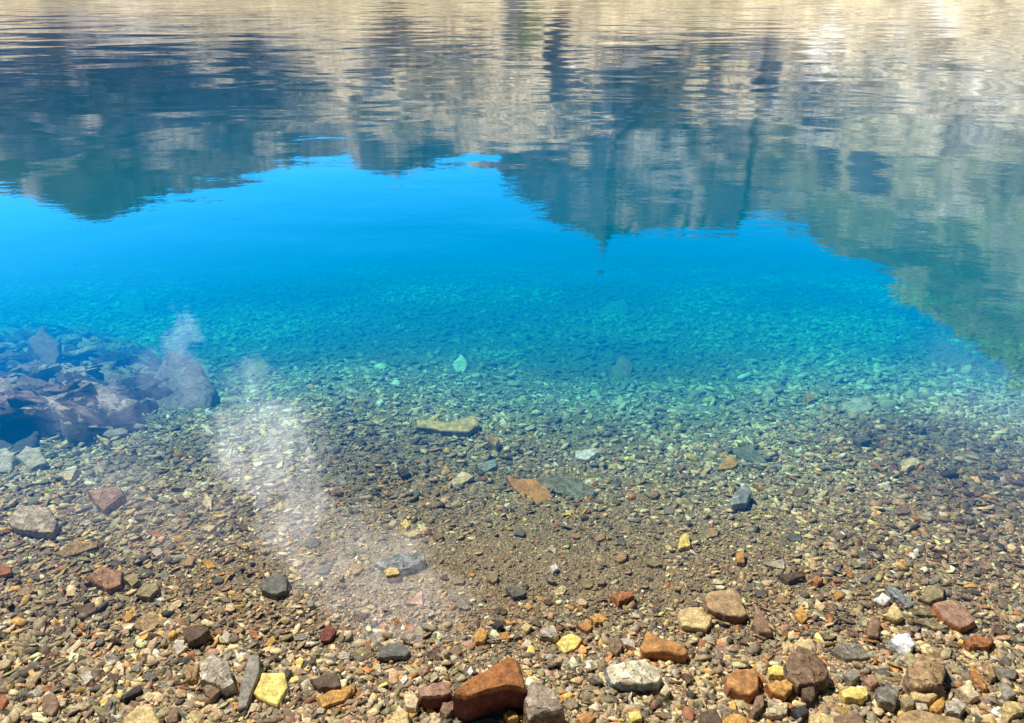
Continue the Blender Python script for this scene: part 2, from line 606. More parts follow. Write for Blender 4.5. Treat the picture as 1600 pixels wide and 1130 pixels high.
# prototypes of angular chips
def chip(seed, n, el_):
    r_ = np.random.default_rng(seed)
    bm = bmesh.new()
    pts = r_.normal(size=(n, 3))
    pts /= np.linalg.norm(pts, axis=1)[:, None]
    pts = np.sign(pts) * np.abs(pts) ** 0.75
    pts *= 0.56 * np.array([1.0, 0.5 + 0.4 * r_.random(), el_])
    pts[:, 0] *= 1 + 0.45 * r_.random()
    for p in pts:
        bm.verts.new(p)
    res = bmesh.ops.convex_hull(bm, input=bm.verts)
    bmesh.ops.delete(bm, geom=[v for v in bm.verts if not v.link_faces], context='VERTS')
    bmesh.ops.triangulate(bm, faces=bm.faces)
    bm.verts.index_update()
    V_ = np.array([v.co[:] for v in bm.verts])
    F_ = np.array([[v.index for v in f.verts] for f in bm.faces])
    bm.free()
    return V_, F_


def slate(seed, n, th):
    r_ = np.random.default_rng(seed)
    a = np.sort((np.arange(n) + r_.uniform(-0.38, 0.38, n)) / n * 2 * np.pi)
    rad = r_.uniform(0.36, 0.60, n)
    sx, sy = r_.uniform(1.0, 1.45), r_.uniform(0.55, 0.85)
    x, y = np.cos(a) * rad * sx, np.sin(a) * rad * sy
    sl = r_.uniform(-0.16, 0.16, 2)
    ins = r_.uniform(0.72, 0.97, n)
    top = np.stack([x * ins, y * ins, th / 2 + x * sl[0] + y * sl[1]], -1)
    mid = np.stack([x, y, r_.uniform(-0.2, 0.2, n) * th + (x * sl[0] + y * sl[1]) * 0.4], -1)
    bot = np.stack([x * 0.85, y * 0.85, np.full(n, -th / 2)], -1)
    V_ = np.concatenate([top, mid, bot])
    F_ = [(0, i, i + 1) for i in range(1, n - 1)]
    for lv in (0, n):
        for i in range(n):
            j_ = (i + 1) % n
            F_ += [(lv + i, lv + n + i, lv + n + j_), (lv + i, lv + n + j_, lv + j_)]
    return V_, np.array(F_)


CHIPS = [chip(100 + i, 7 + (i % 5), [0.24, 0.40, 0.30, 0.55][i % 4]) for i in range(20)] + [slate(300 + i, 4 + i % 4, [0.14, 0.22, 0.32, 0.45][(i // 4) % 4]) for i in range(40)]

PAL = np.array([
    (0.30, 0.26, 0.20), (0.22, 0.19, 0.155), (0.145, 0.125, 0.11), (0.42, 0.35, 0.24), (0.50, 0.44, 0.33),
    (0.46, 0.31, 0.12), (0.36, 0.17, 0.075), (0.22, 0.10, 0.065), (0.20, 0.205, 0.19), (0.30, 0.305, 0.29),
    (0.09, 0.09, 0.088), (0.62, 0.60, 0.54), (0.58, 0.46, 0.17), (0.27, 0.19, 0.155), (0.26, 0.255, 0.18)])
PW = np.array([20, 20, 16, 12, 5, 4.5, 2.2, 2.0, 6, 3.5, 11, 1.6, 0.5, 8, 12])
PALW = PW / PW.sum()
PAL = np.clip(PAL * np.array([1.62, 1.44, 1.10]), 0, 0.85)


def scatter(x, y, size, zoff, seed, wts=PALW, flat=0.6):
    r_ = np.random.default_rng(seed)
    n = len(x)
    z = ground_z(x, y)
    which = r_.integers(0, len(CHIPS), n)
    ci = r_.choice(len(PAL), n, p=wts)
    cc = PAL[ci] * np.exp(r_.normal(0, 0.30, n))[:, None] * (1 + r_.normal(0, 0.03, (n, 3)))
    deep_pale = sstep(0.06, 0.9, -z)[:, None] * 0.8           # stones drawn towards one pale tone with depth
    cc = cc * (1 - deep_pale) + np.array([0.45, 0.455, 0.40]) * (cc.mean(1, keepdims=True) * 0.8 + 0.75) * deep_pale
    patch = fbm(x * 1.1, y * 0.9, 4, 131)                   # patches of darker and paler shingle
    cc = cc * (0.62 + 0.76 * sstep(0.3, 0.7, patch))[:, None] ** sstep(1.4, 2.4, y)[:, None]
    cc = np.clip(cc, 0.02, 0.85)
    yaw = r_.normal(0, 0.9, n) + np.pi * (r_.random(n) < 0.5)
    tx, ty = r_.normal(0, 0.30, n), r_.normal(0, 0.30, n)
    Vs, Fs, Cs = [], [], []
    off = 0
    for k_ in range(len(CHIPS)):
        idx = np.where(which == k_)[0]
        if not len(idx):
            continue
        V_, F_ = CHIPS[k_]
        s = size[idx]
        P = V_[None] * s[:, None, None] * np.array([1, 1, flat])
        cz, sz = np.cos(yaw[idx])[:, None], np.sin(yaw[idx])[:, None]
        cx, sx = np.cos(tx[idx])[:, None], np.sin(tx[idx])[:, None]
        cy_, sy = np.cos(ty[idx])[:, None], np.sin(ty[idx])[:, None]
        a, b, c_ = P[..., 0], P[..., 1], P[..., 2]
        a, b = a * cz - b * sz, a * sz + b * cz
        b, c_ = b * cx - c_ * sx, b * sx + c_ * cx
        a, c_ = a * cy_ + c_ * sy, -a * sy + c_ * cy_
        Q = np.stack([a + x[idx][:, None], b + y[idx][:, None], c_ + (z[idx] + zoff[idx] * s)[:, None]], -1)
        nv = len(V_)
        Vs.append(Q.reshape(-1, 3))
        Fs.append((F_[None] + (np.arange(len(idx)) * nv)[:, None, None] + off).reshape(-1, 3))
        Cs.append(np.repeat(cc[idx], nv, axis=0))
        off += nv * len(idx)
    return np.concatenate(Vs), np.concatenate(Fs), np.concatenate(Cs)


# ---- the gravel: uncountable chips, one object
def sizes_px(n, lo, hi, a, r_):
    u = r_.random(n)
    return (lo ** (1 - a) + u * (hi ** (1 - a) - lo ** (1 - a))) ** (1 / (1 - a))


gr = np.random.default_rng(21)
N1 = 330000
qx = gr.uniform(-260, 1860, N1)
qy = gr.uniform(405, 1330, N1)
hx, hy, hz = hit(qx, qy)
dist = np.sqrt(hx ** 2 + hy ** 2 + (hz - CAM_Z) ** 2)
spx = sizes_px(N1, 2.6, 21, 2.25, gr)
# fine-gravel tongue along the water's edge in the middle, coarse shingle at the bottom
fine = np.exp(-((qx - 790) / 480) ** 2 - ((qy - 885) / 95) ** 2)
coarse = sstep(960, 1080, qy) - 0.8 * sstep(980, 900, qy) * sstep(600, 760, qy)
spx = spx * (1 - 0.35 * fine) * (1 + 0.10 * coarse)
spx = np.where(gr.random(N1) < 0.25 * fine, spx * 0.6, spx)
size = spx / FPX * dist
size = np.clip(size, 0.0025, 0.05 + 0.02 * (hy > 3))
zo = gr.uniform(-0.16, 0.22, N1)
keep = gr.random(N1) > 0.55 * fine
hx, hy, size, zo = hx[keep], hy[keep], size[keep], zo[keep]
Va, Fa, Ca = scatter(hx, hy, size, zo, 31)
# wider surroundings, so the beach goes on past the frame
N2 = 9000
ox = gr.uniform(-9, 9, N2)
oy = gr.uniform(-3, 1.2, N2)
keep = ~((np.abs(ox) < 1.6) & (oy > 0.9))
ox, oy = ox[keep], oy[keep]
Vb, Fb, Cb = scatter(ox, oy, gr.uniform(0.02, 0.06, len(ox)), gr.uniform(-0.1, 0.3, len(ox)), 32)
me = np_mesh('gravel', np.concatenate([Va, Vb]), np.concatenate([Fa, Fb + len(Va)]), 3, np.concatenate([Ca, Cb]), M_gravel)
link('gravel', me, kind='stuff', label='mixed brown, grey and ochre stone chips covering the shore and lake bed', category='gravel')

# ------------------------------------------------------------------ single stones
REG = {'A': (0, 400), 'B': (533, 400), 'C': (1066, 400), 'D': (0, 750), 'E': (533, 750), 'F': (1066, 750)}
C_ = dict(yellow=(0.85, 0.68, 0.20), cream=(0.70, 0.56, 0.34), tan=(0.46, 0.31, 0.16), ochre=(0.60, 0.33, 0.09), orange=(0.52, 0.26, 0.09),
          rust=(0.42, 0.17, 0.07), red=(0.20, 0.062, 0.04), redbrown=(0.40, 0.235, 0.155), brown=(0.28, 0.18, 0.11), darkbrown=(0.15, 0.10, 0.065),
          grey=(0.30, 0.265, 0.21), pale=(0.56, 0.49, 0.38), white=(0.80, 0.77, 0.70), slate=(0.17, 0.165, 0.14), dark=(0.06, 0.055, 0.05),
          olive=(0.33, 0.27, 0.15), bluegrey=(0.31, 0.34, 0.34), pink=(0.55, 0.36, 0.26), green=(0.25, 0.26, 0.19), straw=(0.66, 0.50, 0.23))
HERO_INFO = []


def resample(P, n):
    P = np.asarray(P, float)
    Q = np.vstack([P, P[:1]])
    L = np.r_[0, np.cumsum(np.hypot(*np.diff(Q, axis=0).T))]
    s = np.linspace(0, L[-1], n, endpoint=False)
    return np.stack([np.interp(s, L, Q[:, 0]), np.interp(s, L, Q[:, 1])], -1)


def rock(name, reg, poly, h, colour, label, mat=None, cat='stone', side=None, ref=None, rough=1.0, n=44, sink=0.5, slope=0.12,
         dome=0.10, tilt=(0, 0), group=None, raw=False, base=None):
    ox_, oy_ = REG[reg]
    P = [(ox_ + a * 0.3363, oy_ + b * 0.3363) for a, b in poly] if not raw else poly
    cpx = np.mean(np.array(P), axis=0)
    gxx, gyy, gzz = hit([p[0] for p in P], [p[1] for p in P], h)
    W = np.stack([gxx, gyy], -1)
    c = W.mean(0)
    W = resample(W, n)
    ztop = float(ground_z(c[0], c[1])) + h
    size_ = float(np.hypot(*(W.max(0) - W.min(0)))) / 1.4
    rs = np.random.default_rng(abs(hash_str(label)) % 100000)
    sd = Vector(rs.uniform(-50, 50, 3))
    V_, Cc = [], []
    cb = np.array(C_[colour]) if isinstance(colour, str) else np.array(colour)
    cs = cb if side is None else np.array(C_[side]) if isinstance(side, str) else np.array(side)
    rings = [0.0001, 0.14, 0.28, 0.42, 0.56, 0.68, 0.79, 0.88, 0.945, 0.985]
    levels = [0.04, 0.15, 0.32, 0.52, 0.74, 1.0]
    thick = h + sink * min(h, 0.03) + 0.012
    for r_ in rings:
        for p in W:
            q = c + (p - c) * r_
            zt = ztop + h * dome * (1 - r_ ** 2) - (0.10 * h if r_ > 0.98 else 0.03 * h if r_ > 0.93 else 0)
            zt += tilt[0] * (q[0] - c[0]) + tilt[1] * (q[1] - c[1])
            V_.append([q[0], q[1], zt])
            Cc.append(cb)
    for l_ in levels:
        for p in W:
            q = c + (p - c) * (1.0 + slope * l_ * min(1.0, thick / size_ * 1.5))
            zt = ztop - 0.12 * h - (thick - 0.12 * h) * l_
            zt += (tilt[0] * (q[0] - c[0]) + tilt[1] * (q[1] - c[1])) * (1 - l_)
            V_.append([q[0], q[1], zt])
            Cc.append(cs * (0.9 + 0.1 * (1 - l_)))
    V_ = np.array(V_)
    # chipped, faceted relief
    out = np.empty_like(V_)
    fq = 2.2 / size_
    nr = len(rings)
    for i, v in enumerate(V_):
        vv = Vector(v)
        d = mnoise.noise_vector(vv * fq + sd) * 0.055 + mnoise.noise_vector(vv * fq * 2.7 + sd) * 0.032 + mnoise.noise_vector(vv * fq * 7 + sd) * 0.012
        cell = mnoise.voronoi(vv * fq * 1.6 + sd)[0]
        d = d * size_ * rough
        lim = min(1.0, h / size_ * 2.5)
        d.z = d.z * lim + (cell[1] - cell[0] - 0.25) * 0.06 * size_ * lim * rough
        if i < n * nr:
            r_ = rings[i // n]
        out[i] = v + np.array(d)
    out[:n] = out[:n].mean(0)
    nt = nr + len(levels)
    F_ = []
    for a in range(nt - 1):
        for b in range(n):
            b2 = (b + 1) % n
            F_.append((a * n + b, (a + 1) * n + b, (a + 1) * n + b2, a * n + b2))
    ctr = np.array([c[0], c[1], ztop - h])
    me = np_mesh(name, out - ctr, np.array(F_), 4, np.array(Cc), mat or M_stone, smooth=True)
    bm = bmesh.new()
    bm.from_mesh(me)
    bmesh.ops.remove_doubles(bm, verts=bm.verts, dist=1e-5)
    bm.faces.ensure_lookup_table()
    bmesh.ops.recalc_face_normals(bm, faces=bm.faces)
    for e in bm.edges:
        if len(e.link_faces) == 2 and e.calc_face_angle(0) > R(24):
            e.smooth = False
    bm.to_mesh(me)
    bm.free()
    o = link(name, me, label=label, category=cat)
    o.location = ctr
    if group:
        o['group'] = group
    HERO_INFO.append((cpx[0], cpx[1], ref, c, size_))
    return o


def hash_str(s):
    v = 7
    for ch in s:
        v = (v * 131 + ord(ch)) % 2147483647
    return v

#HEROES#
S, B, L_ = M_stone, M_band, M_ledge
HEROES = [
 # --- lower left
 ('flat_stone', 'D', [(1215,900),(1320,895),(1335,960),(1285,1040),(1235,1020),(1180,990)], .022, 'yellow', S, 'bright yellow broken slab lying flat near the lower left shore', 'the bright yellow slab', None),
 ('flat_stone', 'D', [(1160,825),(1210,820),(1205,900),(1140,1035),(1098,1050),(1115,950)], .028, 'grey', S, 'tall narrow grey-brown slab leaning just left of the bright yellow slab', 'the narrow grey-brown slab', None),
 ('rock', 'D', [(935,860),(1000,810),(1060,850),(1090,940),(1040,960),(985,945),(925,925)], .040, 'pale', B, 'folded pale rock with dark wavy bands and a rusty upper edge', 'the folded banded rock', None),
 ('stone', 'D', [(845,880),(890,840),(925,870),(910,920),(860,920)], .025, 'tan', B, 'cream brown ribbed stone touching the left side of the folded banded rock', None, None),
 ('flat_stone', 'D', [(610,680),(640,640),(710,605),(765,640),(690,700)], .016, 'tan', B, 'flat tan slab crossed by one pale stripe on the left shore', 'the striped tan slab', None),
 ('rock', 'D', [(400,450),(470,400),(570,425),(560,480),(500,500)], .028, 'redbrown', B, 'pinkish rust rock with pale diagonal streaks in left shallows', 'the streaked pink rust rock', None),
 ('stone', 'D', [(570,455),(625,430),(645,465),(615,492)], .022, 'olive', S, 'small olive block touching the right end of the streaked pink rust rock', None, None),
 ('stone', 'D', [(630,530),(660,485),(730,475),(738,505),(690,540)], .022, 'olive', S, 'smooth olive tan stone below the small olive block in left shallows', None, None),
 ('rock', 'D', [(1205,475),(1280,435),(1338,455),(1330,510),(1275,530),(1215,510)], .025, 'slate', S, 'dark slate green angular rock alone on fine grit left of centre', 'the dark slate green rock', None),
 ('flat_stone', 'D', [(410,50),(560,35),(578,65),(480,125),(440,105)], .035, 'redbrown', B, 'flat reddish brown slab standing proud under shallow water at left', 'the reddish submerged slab', None),
 ('flat_stone', 'D', [(30,190),(80,130),(220,125),(262,190),(240,240),(150,232),(60,215)], .035, 'pale', B, 'large pale ribbed slab under clear water beside the left frame edge', 'the pale ribbed slab', None),
 ('rock', 'D', [(845,690),(920,668),(975,700),(930,735),(880,750),(850,730)], .030, 'darkbrown', S, 'dark brown blocky rock below the olive stones on the left shore', 'the dark blocky rock', None),
 ('flat_stone', 'D', [(255,340),(330,290),(460,285),(450,310),(300,350)], .012, 'tan', B, 'blurred tan ochre slab lying flat in the left shallows', 'the tan shallows slab', None),
 ('stone', 'D', [(1485,710),(1530,672),(1565,700),(1530,745),(1490,745)], .014, 'red', S, 'oval brick red stone left of the dark flat slab', None, None),
 ('rock', 'D', [(1440,925),(1560,895),(1585,955),(1480,965)], .022, 'darkbrown', S, 'dark brown wedge rock right of the small yellow chip', None, None),
 ('rock', 'D', [(575,1110),(640,1055),(715,1060),(740,1120),(735,1200),(580,1200)], .025, 'straw', S, 'cream yellow rock cut by the bottom edge at lower left', 'the cream yellow edge rock', None),
 ('flat_stone', 'D', [(1475,1010),(1545,978),(1640,972),(1600,1020),(1500,1050)], .016, 'ochre', S, 'long tan ochre slab lying below the dark brown wedge rock', None, None),
 ('stone', 'D', [(365,905),(420,890),(437,920),(395,950)], .014, 'pale', S, 'round pale stone alone in brown gravel at far lower left', 'the round pale stone', None),
 ('flat_stone', 'D', [(340,590),(420,570),(450,605),(380,635)], .012, 'darkbrown', S, 'dark brown flat slab left of the striped tan slab', None, None),
 ('chip', 'D', [(295,795),(370,740),(387,760),(330,800)], .012, 'cream', S, 'cream sliver pointing up right with a dark shadow at left', None, None),
 ('rock', 'D', [(940,960),(990,940),(1030,970),(990,1010),(960,1000)], .024, 'brown', S, 'brown stone tucked under the folded banded rock', None, None),
 ('rock', 'D', [(-40,390),(45,395),(52,425),(0,440),(-40,440)], .020, 'rust', S, 'rust stone cut by the left frame edge in the shallows', None, None),
 ('chip', 'D', [(1370,865),(1390,825),(1415,835),(1395,870)], .010, 'yellow', S, 'small yellow chip up and right of the bright yellow slab', None, None),
 ('stone', 'D', [(1020,735),(1045,695),(1075,720),(1055,750)], .012, 'pale', S, 'small cream stone right of the dark blocky rock', None, None),
 ('stone', 'D', [(650,1010),(690,985),(720,1000),(690,1025)], .010, 'cream', S, 'small cream stone above the cream yellow edge rock', None, None),
 ('chip', 'D', [(935,380),(955,368),(980,375),(1005,400),(965,408)], .010, 'ochre', S, 'thin orange ochre chip in grit above the dark blocky rock', None, None),
 ('flat_stone', 'D', [(560,1000),(650,955),(662,975),(570,1020)], .020, 'dark', S, 'dark slate splinter above the cream yellow edge rock', None, None),
 ('stone', 'D', [(1330,830),(1355,805),(1372,820),(1350,845)], .010, 'cream', S, 'little cream stone left of the small yellow chip', None, None),
 ('chip', 'D', [(170,680),(200,640),(215,670),(200,710)], .010, 'pink', S, 'pinkish chip in brown gravel at the far left shore', None, None),
 ('stone', 'D', [(-20,1010),(20,995),(35,1020),(5,1060),(-20,1060)], .018, 'rust', S, 'rusty stone cut by the left frame edge near bottom', None, None),
 ('rock', 'D', [(200,1010),(250,985),(275,1040),(235,1090),(190,1070)], .016, 'brown', S, 'brown stone in small gravel at lower left, far from larger rocks', None, None),
 ('stone', 'D', [(270,1050),(290,1015),(312,1015),(300,1045)], .010, 'cream', S, 'cream stone right of the lone brown stone at lower left', None, None),
 ('stone', 'D', [(280,575),(250,540),(300,545),(320,570)], .012, 'grey', S, 'mottled grey stone at left between rust rock and brown slab', None, None),
 ('rock', 'D', [(560,640),(590,620),(630,630),(590,658)], .010, 'ochre', S, 'flat ochre chip just left of the striped tan slab', None, None),
 ('stone', 'D', [(805,780),(820,745),(858,745),(850,790),(825,810)], .014, 'pale', S, 'pale beige stone directly below the dark blocky rock', None, None),
 ('rock', 'D', [(770,1100),(800,1068),(832,1075),(820,1120),(785,1130)], .018, 'brown', S, 'brown rounded stone right of the cream yellow edge rock', None, None),
 ('stone', 'D', [(1230,765),(1265,725),(1285,745),(1255,770)], .010, 'ochre', S, 'ochre stone on the shore between narrow slab and red oval', None, None),
 ('stone', 'D', [(940,110),(960,65),(985,95),(980,135)], .014, 'cream', S, 'upright cream chip standing in the left shallows', None, None),
 ('stone', 'D', [(845,380),(875,350),(905,370),(890,395),(855,395)], .012, 'tan', S, 'tan lump in the left shallows beside thin orange chips', None, None),
 ('stone', 'D', [(665,400),(700,380),(710,398),(690,408)], .010, 'straw', S, 'pale yellow chip above the smooth olive tan stone', None, None),
 # --- lower centre
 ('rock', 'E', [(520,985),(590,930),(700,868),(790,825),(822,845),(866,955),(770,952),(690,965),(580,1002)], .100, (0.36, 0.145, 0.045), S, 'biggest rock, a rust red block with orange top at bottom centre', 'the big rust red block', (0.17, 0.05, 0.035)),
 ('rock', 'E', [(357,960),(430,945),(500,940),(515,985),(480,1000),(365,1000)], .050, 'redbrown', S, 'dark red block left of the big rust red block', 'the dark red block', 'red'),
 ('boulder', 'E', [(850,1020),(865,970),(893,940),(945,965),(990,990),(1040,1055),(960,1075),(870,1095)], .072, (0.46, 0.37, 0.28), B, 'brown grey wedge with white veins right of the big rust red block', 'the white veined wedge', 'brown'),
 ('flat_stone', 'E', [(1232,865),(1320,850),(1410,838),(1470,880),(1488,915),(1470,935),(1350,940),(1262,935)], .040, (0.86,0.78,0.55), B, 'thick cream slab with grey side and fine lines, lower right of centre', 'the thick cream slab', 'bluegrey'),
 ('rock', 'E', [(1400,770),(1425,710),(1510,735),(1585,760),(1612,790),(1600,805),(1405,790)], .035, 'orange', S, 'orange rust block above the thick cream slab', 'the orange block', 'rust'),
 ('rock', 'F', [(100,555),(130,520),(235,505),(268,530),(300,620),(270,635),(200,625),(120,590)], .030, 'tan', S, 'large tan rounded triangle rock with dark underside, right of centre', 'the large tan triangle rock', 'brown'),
 ('rock', 'F', [(-20,620),(0,600),(90,590),(140,645),(110,685),(0,672)], .024, 'straw', S, 'lumpy pale yellow rock left of the large tan triangle rock', 'the lumpy pale yellow rock', None),
 ('flat_stone', 'E', [(165,820),(190,775),(275,750),(325,795),(300,812)], .024, 'slate', S, 'dark flat slab alone on gravel left of bottom centre', 'the dark flat slab', None),
 ('flat_stone', 'E', [(155,375),(250,345),(370,338),(395,370),(330,405),(290,415),(180,400)], .024, 'bluegrey', B, 'smooth grey streaked slab under the pale cloud reflection', 'the grey streaked slab', None),
 ('stone', 'E', [(195,420),(225,406),(265,408),(272,435),(210,446)], .026, 'straw', S, 'small pale yellow stone against the grey streaked slab', None, None),
 ('chip', 'E', [(295,570),(375,515),(382,578)], .010, 'pink', S, 'pink triangular chip below the grey streaked slab', 'the pink triangular chip', None),
 ('stone', 'E', [(615,720),(650,685),(685,710),(662,748),(620,752)], .020, 'ochre', S, 'rust stained oval stone above the big rust red block', 'the rust stained oval', None),
 ('stone', 'E', [(735,710),(780,705),(787,735),(740,737)], .010, 'orange', S, 'small orange red stone right of the rust stained oval', None, None),
 ('rock', 'E', [(1265,540),(1290,525),(1355,520),(1365,538),(1290,565)], .024, 'rust', S, 'rust brown stone with black shadow right of the gritty centre', 'the shadowed rust stone', None),
 ('stone', 'E', [(1095,672),(1150,650),(1170,680),(1140,700)], .014, 'orange', S, 'rust orange flake above left of the yellow stone cluster', None, None),
 ('stone', 'E', [(1160,640),(1200,618),(1245,648),(1180,665)], .016, 'ochre', S, 'orange tan flake with dark lower edge below shadowed rust stone', None, None),
 ('stone', 'E', [(1000,755),(1030,730),(1080,715),(1120,740),(1085,780),(1035,795)], .016, 'yellow', S, 'lumpy deep yellow stone above left of the thick cream slab', 'the lumpy deep yellow stone', None),
 ('stone', 'E', [(922,695),(960,675),(990,680),(1012,715),(990,735),(925,718)], .022, 'pale', B, 'pale grey ridged stone left of the lumpy deep yellow stone', None, None),
 ('flat_stone', 'B', [(770,1030),(810,1045),(900,1045),(950,1075),(990,1110),(930,1125),(860,1120),(810,1075)], .018, 'orange', S, 'flat orange brown slab under water near the picture centre', 'the submerged orange slab', None),
 ('flat_stone', 'B', [(910,1040),(990,1015),(1060,1032),(1130,1050),(1195,1088),(1100,1110),(960,1075)], .024, 'green', B, 'long dark green grey slab right of the submerged orange slab', 'the green grey slab', None),
 ('flat_stone', 'B', [(1088,910),(1190,902),(1200,915),(1140,938),(1095,930)], .022, 'white', S, 'bright white flat slab under water above the green grey slab', 'the white submerged slab', None),
 ('flat_stone', 'B', [(630,975),(660,960),(715,950),(725,975),(670,995)], .016, 'bluegrey', S, 'blue grey flat stone under water left of the picture centre', 'the blue grey flat stone', None),
 ('flat_stone', 'B', [(350,770),(480,775),(630,765),(642,785),(590,812),(480,805),(350,792)], .035, 'straw', S, 'long yellow beige slab, the farthest large stone seen under water', 'the long yellow beige slab', 'olive'),
 ('stone', 'B', [(665,840),(700,825),(735,850),(720,880)], .035, 'tan', S, 'brown pointed stone below right of the long yellow beige slab', None, None),
 ('stone', 'B', [(260,992),(310,985),(318,1012),(285,1018)], .024, 'dark', S, 'black stone under water below left of the long yellow slab', 'the black submerged stone', None),
 ('chip', 'B', [(460,990),(490,983),(512,1000),(480,1010)], .012, 'ochre', S, 'golden chip right of the black submerged stone', None, None),
 ('stone', 'B', [(490,1050),(560,1010),(620,1030),(545,1058)], .014, 'cream', S, 'pale beige stone below the golden chip under water', None, None),
 ('chip', 'E', [(280,245),(365,232),(372,248),(320,262)], .014, 'straw', S, 'long pale yellow chip left of the gritty centre', None, None),
 ('chip', 'E', [(275,205),(300,183),(320,205),(300,220)], .014, 'yellow', S, 'small yellow lump above the long pale yellow chip', None, None),
 ('stone', 'E', [(765,500),(820,490),(860,525),(800,540)], .018, 'slate', S, 'dark slate chip in the middle of the fine grit patch', 'the dark slate chip', None),
 ('stone', 'E', [(968,400),(1000,390),(1010,410),(985,425)], .014, 'white', S, 'small whitish stone in the fine grit patch', None, None),
 ('rock', 'E', [(215,1120),(270,1055),(318,1080),(310,1180),(225,1190)], .026, 'straw', S, 'ochre yellow rock at the bottom edge left of the big block', 'the ochre edge rock', None),
 ('stone', 'E', [(290,1000),(330,980),(362,1020),(345,1065),(300,1050)], .026, 'cream', S, 'upright cream stone just left of the dark red block', None, None),
 ('stone', 'E', [(475,1025),(520,1015),(525,1060),(488,1095),(458,1070)], .026, 'brown', S, 'purplish brown stone between dark red block and bottom edge', None, None),
 ('chip', 'E', [(0,962),(65,955),(60,985),(0,1005)], .014, 'ochre', S, 'wide ochre chip below left of the dark flat slab', None, None),
 ('stone', 'E', [(1295,735),(1360,740),(1372,780),(1320,765)], .018, 'pale', S, 'pale grey pitted stone left of the orange block', None, None),
 ('stone', 'E', [(1245,740),(1290,725),(1310,770),(1280,805),(1250,790)], .018, 'brown', S, 'dull brown stone right of the lumpy deep yellow stone', None, None),
 ('stone', 'E', [(755,1088),(780,1070),(810,1075),(825,1100),(780,1115)], .024, 'ochre', S, 'small ochre stone resting before the front of the big block', None, None),
 ('stone', 'E', [(1095,1110),(1110,1085),(1170,1080),(1178,1110),(1130,1135)], .020, 'orange', S, 'orange stone on the bottom edge right of the white veined wedge', None, None),
 ('stone', 'E', [(1330,1080),(1390,1075),(1398,1108),(1350,1120)], .020, 'yellow', S, 'yellow stone on the bottom edge below the thick cream slab', None, None),
 ('stone', 'E', [(1350,925+60),(1330,1010),(1360,1050),(1345,1035)], .010, 'pale', S, 'thin pale chip below the thick cream slab', None, None),
 ('stone', 'E', [(1480,985),(1510,945),(1530,975),(1510,1000)], .024, 'cream', S, 'cream nub at the right foot of the thick cream slab', None, None),
 ('stone', 'E', [(700,670),(735,648),(755,670),(725,690)], .022, 'dark', S, 'small black pointed stone above the small orange red stone', None, None),
 ('stone', 'E', [(835,685),(860,660),(888,680),(860,705)], .014, 'straw', S, 'pale straw stone left of the pale grey ridged stone', None, None),
 ('stone', 'E', [(270,935),(300,905),(312,920),(290,945)], .014, 'white', S, 'white chip above the dark red block', None, None),
 ('stone', 'E', [(585,890),(605,865),(615,890),(600,905)], .014, 'white', S, 'white chip on the upper left side of the big block', None, None),
 ('stone', 'E', [(355,890),(385,865),(400,890),(375,910)], .016, 'redbrown', S, 'reddish round stone below right of the dark flat slab', None, None),
 ('stone', 'E', [(110,1130),(140,1090),(165,1110),(160,1160),(115,1160)], .018, 'redbrown', S, 'red brown stone at the bottom edge left of the ochre rock', None, None),
 # --- centre right, under water
 ('rock', 'F', [(230,75),(290,32),(322,60),(300,98),(235,106)], .040, 'bluegrey', S, 'blue grey rounded rock under water right of the green slab', 'the blue grey submerged rock', None),
 ('flat_stone', 'C', [(230,900),(320,890),(395,945),(370,960),(270,930)], .018, 'green', B, 'flat teal green slab under water right of the white slab', 'the teal green slab', None),
 ('flat_stone', 'C', [(165,985),(215,930),(262,960),(240,980)], .018, 'ochre', S, 'orange tan chip overlapping the left end of teal green slab', None, None),
 ('stone', 'C', [(370,645),(410,620),(442,645),(400,660)], .035, 'pale', S, 'pale mint stone deep under water right of centre', None, None),
 ('stone', 'C', [(565,648),(610,643),(622,660),(590,668)], .026, 'ochre', S, 'lone golden chip deep under water right of the mint stone', None, None),
 ('flat_stone', 'C', [(740,690),(850,675),(892,705),(790,720)], .020, 'pale', S, 'wide pale green slab deep under water at right', 'the wide pale green slab', None),
 ('stone', 'C', [(1020,948),(1100,943),(1108,962),(1050,978)], .022, 'cream', S, 'cream flat stone at right below the wide pale green slab', 'the cream flat stone', None),
 ('stone', 'C', [(1205,1003),(1275,990),(1280,1008),(1220,1018)], .022, 'dark', S, 'black flat stone right of the cream flat stone', None, None),
 ('stone', 'C', [(795,848),(850,830),(882,850),(830,865)], .030, 'slate', S, 'dark stone with rusty tip under water at right', None, None),
 ('stone', 'C', [(1455,838),(1480,835),(1478,850),(1460,850)], .015, 'tan', S, 'tiny tan chip under water far right', None, None),
 ('stone', 'C', [(400,830),(435,820),(445,835),(420,842)], .018, 'straw', S, 'small straw stone under water above the teal green slab', None, None),
 # --- lower right
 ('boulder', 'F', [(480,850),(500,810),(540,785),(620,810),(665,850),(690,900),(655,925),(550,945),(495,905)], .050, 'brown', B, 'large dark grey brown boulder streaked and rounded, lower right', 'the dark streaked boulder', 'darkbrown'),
 ('stone', 'F', [(550,955),(620,940),(618,1000),(600,1025),(570,1010)], .030, 'darkbrown', S, 'dark brown wedge directly below the dark streaked boulder', None, None),
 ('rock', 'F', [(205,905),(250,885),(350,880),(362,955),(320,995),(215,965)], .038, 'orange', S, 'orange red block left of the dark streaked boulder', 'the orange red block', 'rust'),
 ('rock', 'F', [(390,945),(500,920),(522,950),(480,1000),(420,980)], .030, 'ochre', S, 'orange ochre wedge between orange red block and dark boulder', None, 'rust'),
 ('stone', 'F', [(400,880),(425,862),(480,865),(487,905),(410,900)], .026, 'yellow', S, 'yellow stone above the orange ochre wedge', None, None),
